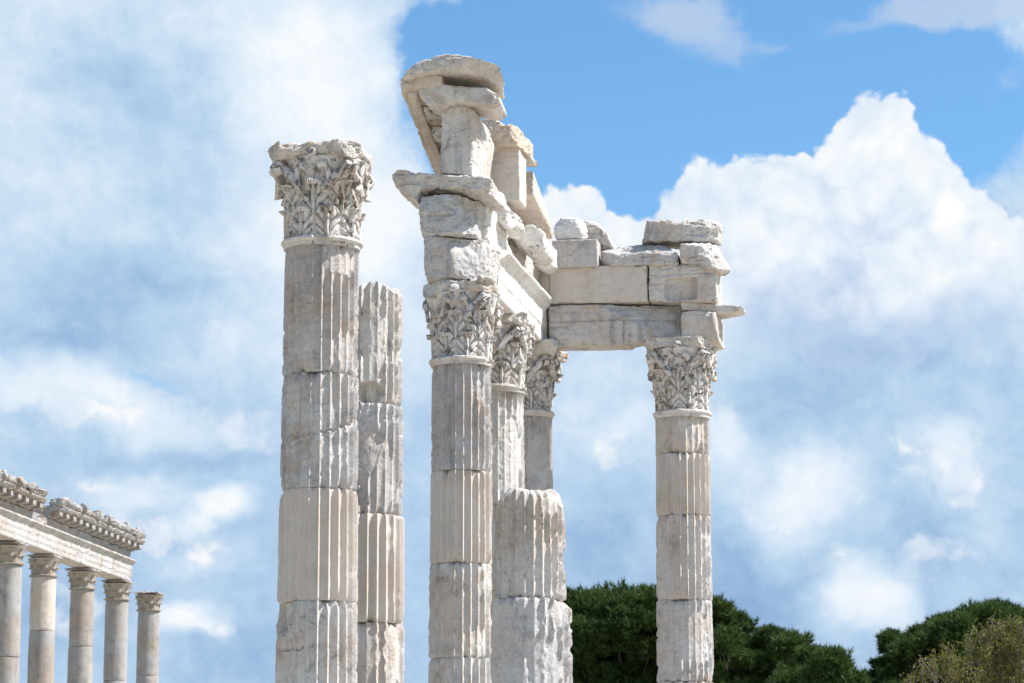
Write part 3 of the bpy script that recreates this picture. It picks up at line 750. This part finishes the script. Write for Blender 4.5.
add_part('corona', *rake(-.86, -.18, zt - .03, zt + .16, -.75, 3.6, -1.28), 'warm', rk, bb, voxel=.02, wear=.7, rough=.015, chips=.8)
add_part('soffit_beam', *rake(-.76, -.60, zt - .15, zt - .035, -.6, 3.4, -1.18), 'warm', rk, bb, voxel=.018, wear=.6, rough=.012)
for k in range(6):
    v_ = -.25 + k * .62; dz = -1.28 * (v_ + .75) / 4.35
    add_part('modillion', *rake(-.58, -.30, zt - .16 + dz, zt - .035 + dz, v_, v_ + .30, -.09), 'cap', rk, bb, voxel=.018, wear=.8, rough=.02)
add_part('bed_moulding', *rake(-.30, .10, zt - .50, zt - .04, -.2, 3.5, -1.10), 'cap', rk, bb, voxel=.022, wear=.8, rough=.03)
# upright and leaning blocks behind the pillar
stone('upright_block', 'tan upright block with smooth face behind the rounded pillar', 'stone block',
      [(488, 200), (487, 120), (493, 118), (500, 122), (519, 130), (520, 201)], 1.15, .62, 'clean', G1, voxel=.018, wear=.3, rough=.006)
stone('rough_cap_stone', 'rough golden rubble sitting against the top of the tan upright block', 'stone block',
      [(480, 140), (479, 116), (486, 112), (493, 116), (501, 121), (520, 127), (522, 146), (500, 147), (492, 150), (486, 152)], .95, 1.5, 'warm', G1, voxel=.018, wear=.8, rough=.025, coarse=.04, facets=7)
p0 = at(537, 174, 44.9); p1 = at(537, 198, 44.9)
place_stone('leaning_block', 'wedge-shaped block sloping down to the rear with a bright right side', 'stone block',
      *extr_u([(2.75, p0.z), (2.75, p1.z), (4.8, p1.z - .33), (4.8, p1.z - .22), (3.9, p0.z - .30)], -.2, .64), 'warm', G1, voxel=.018, wear=.3, rough=.006)

# ------------------------------------------------------------------ the right wing E-G
G2 = 'stone blocks of the right wing wall'
FV = 5.05
stone('architrave_beam', 'long grey beam with a cracked lower band spanning to the right column', 'stone beam',
      [(548.5, 306), (600, 304), (679.5, 301), (680, 322), (679.5, 340), (630, 342), (627, 344.5), (548.5, 345)], FV, .66, 'grey', G2, voxel=.017, wear=.5, rough=.012, terr=.012, cuts=[((1.0, FV - .0, ZA + .03), (-.15, -1, -.8), .03), ((1.3, FV - .01, ZA + .66), (.3, -1, .5), .03)],
      lines=[('z', ZA + .36, .4, 2.7, .035, .014), ('u', 1.80, ZA - .2, ZA + .36, .04, .016), ('z', ZA + .52, .5, 1.6, .012, .02)])
stone('architrave_block', 'squat beam end with broken sunlit right face above the right capital', 'stone block',
      [(680.5, 311), (700, 309), (716, 311), (719, 318), (719, 342), (700, 344), (680.5, 345)], FV - .01, .80, 'marble', G2, voxel=.018, wear=.5, rough=.01,
      cuts=[((3.35, FV, ZA + .4), (1, -.6, .25), .07)])
stone('thin_slab', 'thin slab sticking out to the right beyond the wall', 'stone slab',
      [(681, 302), (716, 304), (742, 305.5), (743, 308), (738, 311), (725, 313), (716, 314), (681, 310)], FV + .10, .55, 'marble', G2, voxel=.016, wear=.5, rough=.012)
stone('ashlar_block', 'smooth tan rectangular block, left one of the middle course', 'stone block',
      [(549, 267), (647, 264.5), (647.5, 301.5), (549, 304)], FV + .02, .72, 'clean', G2, voxel=.018, wear=.35, rough=.006, chips=.6)
V, Fc = prism([front(*p, FV + .01) for p in [(648.5, 264), (716, 263), (718, 302.5), (648.5, 301)]], FV + .01, .74)
def recess_block():
    a = [front(*p, FV + .01) for p in [(648.5, 264), (716, 263), (717, 302.5), (648.5, 301)]]
    h = [front(*p, FV + .01) for p in [(665, 279), (697, 277), (697, 299), (665, 300)]]
    V = [(u, FV + .01, z) for u, z in a] + [(u, FV + .75, z) for u, z in a] + [(u, FV + .01, z) for u, z in h] + [(u, FV + .13, z) for u, z in h]
    Fc = [(4, 5, 6, 7), (0, 1, 5, 4), (1, 2, 6, 5), (2, 3, 7, 6), (3, 0, 4, 7)]
    Fc += [(i, (i + 1) % 4, 8 + (i + 1) % 4, 8 + i) for i in range(4)] + [(8 + i, 8 + (i + 1) % 4, 12 + (i + 1) % 4, 12 + i) for i in range(4)] + [(12, 13, 14, 15)]
    return V, Fc
place_stone('recessed_block', 'block with a square sunken recess, right end of the middle course', 'stone block', *recess_block(), 'marble', G2, voxel=.017, wear=.5, rough=.012, terr=.008,
            lines=[('z', ZA + 1.13, 2.1, 3.4, .02, .014), ('z', ZA + .97, 2.1, 2.45, .02, .012)])
stone('ashlar_block', 'small dressed grey block sitting alone above the tan rectangular block', 'stone block',
      [(551.5, 240), (597, 238.5), (598, 266), (552, 267.5)], FV - .10, .70, 'grey', G2, voxel=.018, wear=.15, rough=.005, chips=.2)
stone('boulder', 'roundish pale boulder resting on the small dressed grey block', 'stone block',
      [(556, 238.5), (555, 224), (562, 217), (572, 216), (580, 218), (585, 229), (586, 238)], FV + .05, .55, 'white', G2, voxel=.018, wear=.5, rough=.015, coarse=.03, facets=7)
stone('rubble_stone', 'sloping rough stone right of the roundish boulder', 'stone block',
      [(582, 219), (592, 219), (601, 225), (613, 240), (614, 247), (599, 249), (584, 240)], FV + .22, .60, 'marble', G2, voxel=.02, wear=.9, rough=.025, coarse=.05, facets=7)
stone('rubble_stone', 'flat broken stone with a sunlit top in the middle of the upper course', 'stone block',
      [(594, 251), (608, 246), (616, 243.5), (640, 242), (660, 242), (679, 244), (685, 250), (684, 264), (640, 265), (600, 265.5), (595, 261)], FV - .05, .75, 'grey', G2, voxel=.018, wear=.7, rough=.022, coarse=.04, facets=7,
      cuts=[((1.9, FV - .05, 11.73), (0, -.7, 1), .06)])
stone('rubble_stone', 'cracked stone with a pointed right corner overhanging the wall end', 'stone block',
      [(679.5, 263), (679.5, 241), (690, 237.5), (704, 238), (713, 240), (719, 250), (729, 267), (716, 271), (700, 263)], FV - .08, .75, 'marble', G2, voxel=.018, wear=.6, rough=.02, coarse=.04, facets=7,
      cuts=[((3.30, FV, 11.9), (1, -.5, .6), .05)])
stone('rubble_stone', 'long rough stone, topmost on the right wing', 'stone block',
      [(637.5, 240), (637, 216.5), (650, 217), (672, 219), (676, 222), (690, 218), (705, 217.5), (718, 220), (719, 240), (700, 241), (676, 242), (660, 241)], FV + .12, .62, 'marble', G2, voxel=.018, wear=.6, rough=.022, coarse=.045, facets=7)
place_stone('corner_block', 'corner architrave stone above the dark farthest capital', 'stone block',
      *extr_v([(-.45, ZA + .0), (.455, ZA + .0), (.455, ZA + .74), (-.45, ZA + .74)], 5.06, 5.95), 'marble', G1, voxel=.025, wear=.3, rough=.01)
place_stone('corner_block', 'corner frieze stone in the angle between the two wings', 'stone block',
      *extr_v([(-.42, ZA + .745), (.50, ZA + .745), (.50, ZA + 1.35), (-.42, ZA + 1.35)], 5.08, 5.90), 'marble', G1, voxel=.025, wear=.3, rough=.01)

# ------------------------------------------------------------------ the far portico on the left
PYs = [66, 69, 72.5, 75.8, 79.4]; PXs = [8, 43, 82, 117, 149]
pz = EYE + 302 * 66 / F_PX - .12
pdir = Vector((.122, 1.0)).normalized(); PB = math.atan2(pdir.x, pdir.y)
porch_labels = ['partly cut off smooth column at the left picture edge', 'smooth column with a brown upper shaft, second from the left edge',
                'grey smooth column carrying the middle of the far entablature', 'smooth column under the right end of the far entablature', 'smooth column standing alone beyond the far entablature']
def porch_capital(root, zc, seed):
    rb = lambda z: .29 + .01 * z
    prof = [(.01, 0), (.30, 0), (.36, .01), (.365, .035), (.31, .05)] + [(.30 + .10 * t ** 2, .06 + .40 * t) for t in np.linspace(0, 1, 12)] + [(.01, .47)]
    V, Fc = lathe(prof, 48); cap = link('capital', mesh('capital', rough_up(V, .01, 8, seed), Fc, True, 40), M['porchcap'], root, (0, 0, zc))
    for row in (0, 1):
        for k in range(8):
            th = k * math.pi / 4 + row * math.pi / 8
            z0, H = (.05, .22) if row == 0 else (.20, .22)
            ns, nt = 10, 7; S, T_ = np.meshgrid(np.linspace(0, 1, ns), np.linspace(-1, 1, nt), indexing='ij'); S = S.ravel(); T_ = T_.ravel()
            w = .115 * (1 - .6 * S ** 3) * (1 + .2 * np.sin(S * 18)); rr = .315 + .025 * row + .09 * np.clip((S - .55) / .45, 0, 1) ** 2 - .02 * T_ ** 2 + .015 * np.exp(-(T_ / .2) ** 2)
            zz = z0 + H * (S - .2 * np.clip((S - .7) / .3, 0, 1) ** 2); a = th + T_ * w / rr
            A = np.stack([np.sin(a) * rr, -np.cos(a) * rr, zz], 1); B = np.stack([np.sin(a) * (rr - .05), -np.cos(a) * (rr - .05), zz - .02], 1)
            V = rough_up(np.concatenate([A, B]), .008, 12, seed + k); f = grid_faces(nt, ns); n = ns * nt
            top = np.array([((ns - 1) * nt + j, (ns - 1) * nt + j + 1, (ns - 1) * nt + j + 1 + n, (ns - 1) * nt + j + n) for j in range(nt - 1)])
            sd2 = np.array([(i * nt + j, (i + 1) * nt + j, (i + 1) * nt + j + n, i * nt + j + n) for i in range(ns - 1) for j in (0, nt - 1)])
            link('acanthus_leaf', mesh('leaf', V, np.concatenate([f, f[:, ::-1] + n, top, sd2]), True), M['porchcap'], cap)
    h = .40
    V = [(x * s, y * s, z) for z, s in ((.47, .90), (.50, .98), (.52, 1.0), (.565, 1.03)) for x, y in ((-h, -h), (-h * .5, -h * .82), (h * .5, -h * .82), (h, -h), (h * .82, -h * .5), (h * .82, h * .5), (h, h), (h * .5, h * .82), (-h * .5, h * .82), (-h, h), (-h * .82, h * .5), (-h * .82, -h * .5))]
    n = 12; Fc = [tuple(range(n)), tuple(range(4 * n - 1, 3 * n - 1, -1))] + [(l * n + i, l * n + (i + 1) % n, (l + 1) * n + (i + 1) % n, (l + 1) * n + i) for l in range(3) for i in range(n)]
    me, co = stone_mesh(V, Fc, voxel=.03, wear=.7, rough=.014, seed=seed); link('abacus', me, M['porch'], cap)
for i, (px, Y) in enumerate(zip(PXs, PYs)):
    p = at(px, 600, Y)
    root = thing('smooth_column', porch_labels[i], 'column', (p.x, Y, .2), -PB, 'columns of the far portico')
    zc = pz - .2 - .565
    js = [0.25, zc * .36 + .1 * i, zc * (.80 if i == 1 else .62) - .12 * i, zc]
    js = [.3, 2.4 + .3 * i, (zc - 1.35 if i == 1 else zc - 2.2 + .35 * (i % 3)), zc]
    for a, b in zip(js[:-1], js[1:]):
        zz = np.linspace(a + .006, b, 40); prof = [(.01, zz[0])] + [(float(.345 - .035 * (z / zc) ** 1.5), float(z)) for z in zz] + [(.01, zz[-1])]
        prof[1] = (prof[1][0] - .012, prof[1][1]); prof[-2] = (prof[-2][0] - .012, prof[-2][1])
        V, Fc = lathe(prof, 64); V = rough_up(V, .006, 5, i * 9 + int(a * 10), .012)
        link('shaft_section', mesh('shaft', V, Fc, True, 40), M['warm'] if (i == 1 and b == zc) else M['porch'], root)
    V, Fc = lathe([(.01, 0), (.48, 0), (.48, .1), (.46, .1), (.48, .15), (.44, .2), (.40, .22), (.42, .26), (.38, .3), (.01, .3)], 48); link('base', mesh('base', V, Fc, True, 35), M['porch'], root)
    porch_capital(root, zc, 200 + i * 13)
pc = [at(px, 600, Y) for px, Y in zip(PXs, PYs)]
o = link('podium', box_mesh('podium', (-1.5, -14, -.1), (1.2, 18, .2)), M['pave'], None, (pc[2].x, pc[2].y, 0), -PB); tag(o, kind='structure')
# entablature, local frame: x towards the camera side of the portico (right), y along it
c0 = pc[0]; 
def along(px, Y): return (at(px, 600, Y) - Vector((c0.x, c0.y, 0))).to_2d().dot(pdir)
L_end = (Vector((pc[3].x, pc[3].y)) - Vector((c0.x, c0.y))).dot(pdir) + .48
DZ = -.08
ent = thing('entablature', 'far stepped entablature with a broken gap in its cornice, carried by the left columns', 'entablature', (c0.x, c0.y, pz), -PB)
def exl(prof, y0, y1):
    n = len(prof); V = [(x, y0, z) for x, z in prof] + [(x, y1, z) for x, z in prof]
    return V, [tuple(range(n)), tuple(range(2 * n - 1, n - 1, -1))] + [(i, i + n, (i + 1) % n + n, (i + 1) % n) for i in range(n)]
def sym(r): return r + [(-x, z) for x, z in r[::-1]]
apf = sym([(.27, 0.002), (.27, .15), (.29, .155), (.29, .31), (.31, .315), (.31, .46), (.33, .47), (.37, .53), (.42, .55), (.42, .60)])
cuts_y = [-3.2, 1.35, 4.8, 8.3, L_end]
for a, b in zip(cuts_y[:-1], cuts_y[1:]):
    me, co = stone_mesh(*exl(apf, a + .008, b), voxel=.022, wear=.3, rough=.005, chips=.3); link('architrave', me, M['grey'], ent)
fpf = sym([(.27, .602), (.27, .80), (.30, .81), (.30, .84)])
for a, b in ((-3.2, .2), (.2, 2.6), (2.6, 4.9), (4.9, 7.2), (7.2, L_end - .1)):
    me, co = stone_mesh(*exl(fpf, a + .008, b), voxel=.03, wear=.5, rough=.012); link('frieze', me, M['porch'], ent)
cpf = sym([(.32, 0.842), (.34, 0.890), (.34, 1.020), (.60, 1.030), (.60, 1.090), (.64, 1.110), (.65, 1.150)])
gap0, gap1 = .9, 2.1
for a, b in ((-3.2, gap0), (gap1, L_end + .10)):
    me, co = stone_mesh(*exl(cpf, a, b), voxel=.028, wear=.5, rough=.01,
                        cuts=[((.5, b, 1.15), (.5, 1, .3), .08)] if a < 0 else [((.55, a + .1, 1.15), (.1, -1, .2), .08)])
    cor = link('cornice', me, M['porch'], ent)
    y = a + .15
    while y < b - .2:
        V, Fc = exl([(.345, 0.865), (.52, 0.875), (.56, 0.910), (.56, 1.025), (.345, 1.025)], y, y + .27)
        link('modillion', mesh('modillion', rough_up(np.array(V), .012, 4, int(y * 7)), Fc, False), M['porch'], cor); y += .60
    me, co = stone_mesh(*exl([(.30, 1.152), (.62, 1.152), (.66, 1.220), (.70, 1.320), (.64, 1.350), (.3, 1.300)], a + .05, b - .05), voxel=.03, wear=.8, rough=.03, coarse=.03, chips=1.5)
    link('gutter', me, M['porch'], cor)
    y = a + .5
    while y < b - .2:                 # worn spout lumps on the gutter
        bm = bmesh.new(); bmesh.ops.create_icosphere(bm, subdivisions=3, radius=.17); co = np.array([tuple(v.co) for v in bm.verts]); fc = [[v.index for v in f.verts] for f in bm.faces]; bm.free()
        co = np.sign(co) * np.abs(co / .17) ** .7 * .17 * random.uniform(.7, .95); co = rough_up(co * np.array([.9, .8, .9]), .08, 8, int(y * 10) + 50, .06) + np.array([.62, y, 1.27]); link('spout', mesh('spout', co, fc, True, 40), M['porch'], cor); y += random.uniform(1.0, 1.9)

# ------------------------------------------------------------------ trees
def branch_mesh(segs, n=6):
    Vs = []; Fs = []; base = 0
    for path, rad in segs:
        v_, f_ = tube(path, rad, n); Vs.append(v_); Fs += [[a + base for a in x] for x in f_]; base += len(v_)
    return mesh('wood', np.concatenate(Vs), Fs, True)
def pine(label, Y, trunk_px, clumps, dens=1.0, seed=1, spread=2.4):
    """clumps: (px, py, radius px) of the needle puffs; extra ones are spread in depth to make a full crown"""
    rnd = np.random.RandomState(seed); base = at(trunk_px, 680, Y); base.z = 0
    root = thing('pine_tree', label, 'tree', base, 0, 'pine trees behind the ruin')
    cs = []
    for (px, py, r) in clumps:
        for k in range(5 if r > 12 else 2):
            p = at(px, py + (0 if k == 0 else rnd.uniform(2, 14)), Y); rr = r / F_PX * Y
            cs.append((p.x + (0 if k == 0 else rnd.uniform(-.3, .3)), Y + (rnd.uniform(-.5, .5) if k == 0 else rnd.uniform(-spread, spread)), p.z, rr * rnd.uniform(.9, 1.1)))
    segs = []; top = max(c[2] for c in cs); hub = Vector((base.x, base.y, top - 4.0))
    segs.append(([(base.x, base.y, 0), (base.x + .1, base.y, hub.z * .5), tuple(hub)], [.38, .30, .22]))
    for c in cs:
        e = Vector(c[:3]); m = hub.lerp(e, .5) + Vector((rnd.uniform(-.2, .2), rnd.uniform(-.2, .2), -.35)); segs.append(([tuple(hub), tuple(m), tuple(e)], [.08, .05, .02]))
    me = branch_mesh(segs); me.transform(Matrix.Translation(-base)); link('trunk', me, M['bark'], root)
    V = []; 
    for (x, y, z, r) in cs:
        n = int(dens * 330 * (r / .55) ** 2) + 60
        d = rnd.normal(size=(n, 3)); d /= np.linalg.norm(d, axis=1, keepdims=True); d[:, 2] = np.where(d[:, 2] < -.35, -d[:, 2], d[:, 2])
        rad = r * (1 - .55 * rnd.rand(n) ** 2.2) * (1 + .34 * np.sin(d[:, 0] * 7 + x * 3) * np.sin(d[:, 1] * 6 + y) + .12 * np.sin(d[:, 2] * 11 + z))
        c = np.array([x, y, z]) + d * rad[:, None] * np.array([1.05, 1.05, .85])
        for q in range(8):
            a = d * .7 + rnd.normal(size=(n, 3)) * .50 + np.array([0, 0, .45]); a /= np.linalg.norm(a, axis=1, keepdims=True)
            L = rnd.uniform(.10, .27, (n, 1)); s = np.cross(a, rnd.normal(size=(n, 3))); s /= np.linalg.norm(s, axis=1, keepdims=True); s *= rnd.uniform(.012, .024, (n, 1))
            V.append(np.stack([c - s, c + s, c + a * L], 1))
    V = np.concatenate(V).reshape(-1, 3) - np.array(base)
    me = mesh('crown', V, np.arange(len(V)).reshape(-1, 3), False); link('crown', me, M['pine'], root)
def fill(outline, x0, x1, r, seed, jx=10):
    """clump centres under a crown outline given as (px, py) points"""
    rn = random.Random(seed); out = []; xs = [o[0] for o in outline]; ys = [o[1] for o in outline]
    x = x0
    while x < x1:
        top = float(np.interp(x, xs, ys)); y = top + r * 1.45
        while y < 760:
            out.append((x + rn.uniform(-jx, jx) * (.3 if y < top + r * 1.5 else 1), y + rn.uniform(-4, 3), r * rn.uniform(.75, 1.2))); y += r * 1.3
        x += r * 1.25
    return out
pine('broad dark pine crown between the thick stump and the right column', 88, 622, fill([(500, 640), (525, 600), (550, 588), (585, 586), (610, 581), (640, 582), (665, 585), (690, 588), (705, 600)], 512, 705, 17, 3), 1.0, 5)
pine('green pine crown just right of the right column, sloping down to the right', 84, 748, fill([(690, 600), (705, 596), (725, 597), (740, 605), (765, 618), (790, 632), (800, 640)], 690, 806, 15, 4), 1.0, 6)
pine('small rounded pine crown lowest in the middle row', 80, 822, fill([(790, 665), (800, 645), (815, 641), (835, 648), (850, 668)], 792, 846, 14, 5), 1.0, 7)
pine('dark pine crown at the right behind the budding shrub', 86, 950, fill([(895, 640), (905, 622), (925, 612), (945, 606), (965, 600), (985, 594), (1005, 600), (1040, 612), (1080, 650)], 903, 1075, 15, 8) + [(889, 640, 8), (886, 652, 7), (894, 650, 6), (882, 672, 12), (893, 668, 10), (874, 682, 10), (890, 690, 16), (880, 710, 18)], 1.0, 9)

def shrub():
    rn = random.Random(5); Y = 70; base = at(985, 680, Y); base.z = 0; mpp = Y / F_PX
    root = thing('budding_tree', 'bare-branched tree with small yellow-green buds in the bottom right corner', 'tree', base, 0)
    segs = []; tips = []
    out = [(880, 700), (900, 683), (912, 668), (935, 650), (955, 640), (975, 628), (1000, 616), (1012, 604), (1024, 612), (1060, 625), (1120, 690)]
    def lim(x):
        px = 512 + x / Y * F_PX; py = float(np.interp(px, [o[0] for o in out], [o[1] for o in out])); return at(px, py, Y).z
    def grow(p, d, L, r, lvl):
        path = [p.copy()]; rad = [r]; q = p.copy(); dd = d.copy(); n = 4
        for i in range(n):
            dd = (dd + Vector((rn.uniform(-.22, .22), rn.uniform(-.22, .22), rn.uniform(-.05, .16)))).normalized(); q = q + dd * L / n
            if q.z > lim(q.x) + rn.uniform(-.45, .30): break
            path.append(q.copy()); rad.append(r * (1 - .55 * (i + 1) / n))
            if lvl >= 3: tips.append((q.copy(), dd.copy()))
        if len(path) < 2: return
        segs.append(([tuple(x) for x in path], rad))
        if lvl < 5:
            for k in range(rn.choice((2, 3, 3))):
                i = rn.randrange(1, len(path)); ax = Vector((rn.uniform(-1, 1), rn.uniform(-1, 1), rn.uniform(-.1, 1))).normalized()
                nd = (dd * .9 + ax * .8).normalized(); grow(path[i], nd, L * rn.uniform(.55, .8), max(.011, rad[i] * .62), lvl + 1)
    for k in range(8):
        a = rn.uniform(-.7, .5); grow(base + Vector((rn.uniform(-.4, .4), rn.uniform(-.5, .5), 2.6)), Vector((a, rn.uniform(-.3, .3), 1)).normalized(), 2.3, .07, 0)
    segs.append(([tuple(base), tuple(base + Vector((.05, 0, 1.4))), tuple(base + Vector((0, 0, 2.9)))], [.22, .17, .12]))
    me = branch_mesh(segs, 5); me.transform(Matrix.Translation(-base)); link('trunk', me, M['twig'], root)
    rs = np.random.RandomState(4); T = np.array([tuple(t[0]) for t in tips]); D = np.array([tuple(t[1]) for t in tips]); V = []
    for q in range(5):
        c = T + rs.normal(size=T.shape) * .05; a = D * .6 + rs.normal(size=T.shape) * .6; a /= np.linalg.norm(a, axis=1, keepdims=True)
        s = np.cross(a, rs.normal(size=T.shape)); s /= np.linalg.norm(s, axis=1, keepdims=True); L = rs.uniform(.03, .075, (len(T), 1)); s = s * L * .38
        keep = rs.rand(len(T)) < .8
        V.append(np.stack([c, c + a * L * .5 + s, c + a * L, c + a * L * .5 - s], 1)[keep])
    V = np.concatenate(V).reshape(-1, 3) - np.array(base)
    link('foliage', mesh('foliage', V, np.arange(len(V)).reshape(-1, 4), False), M['bud'], root)
    print('shrub tips', len(tips), 'segs', len(segs))
shrub()
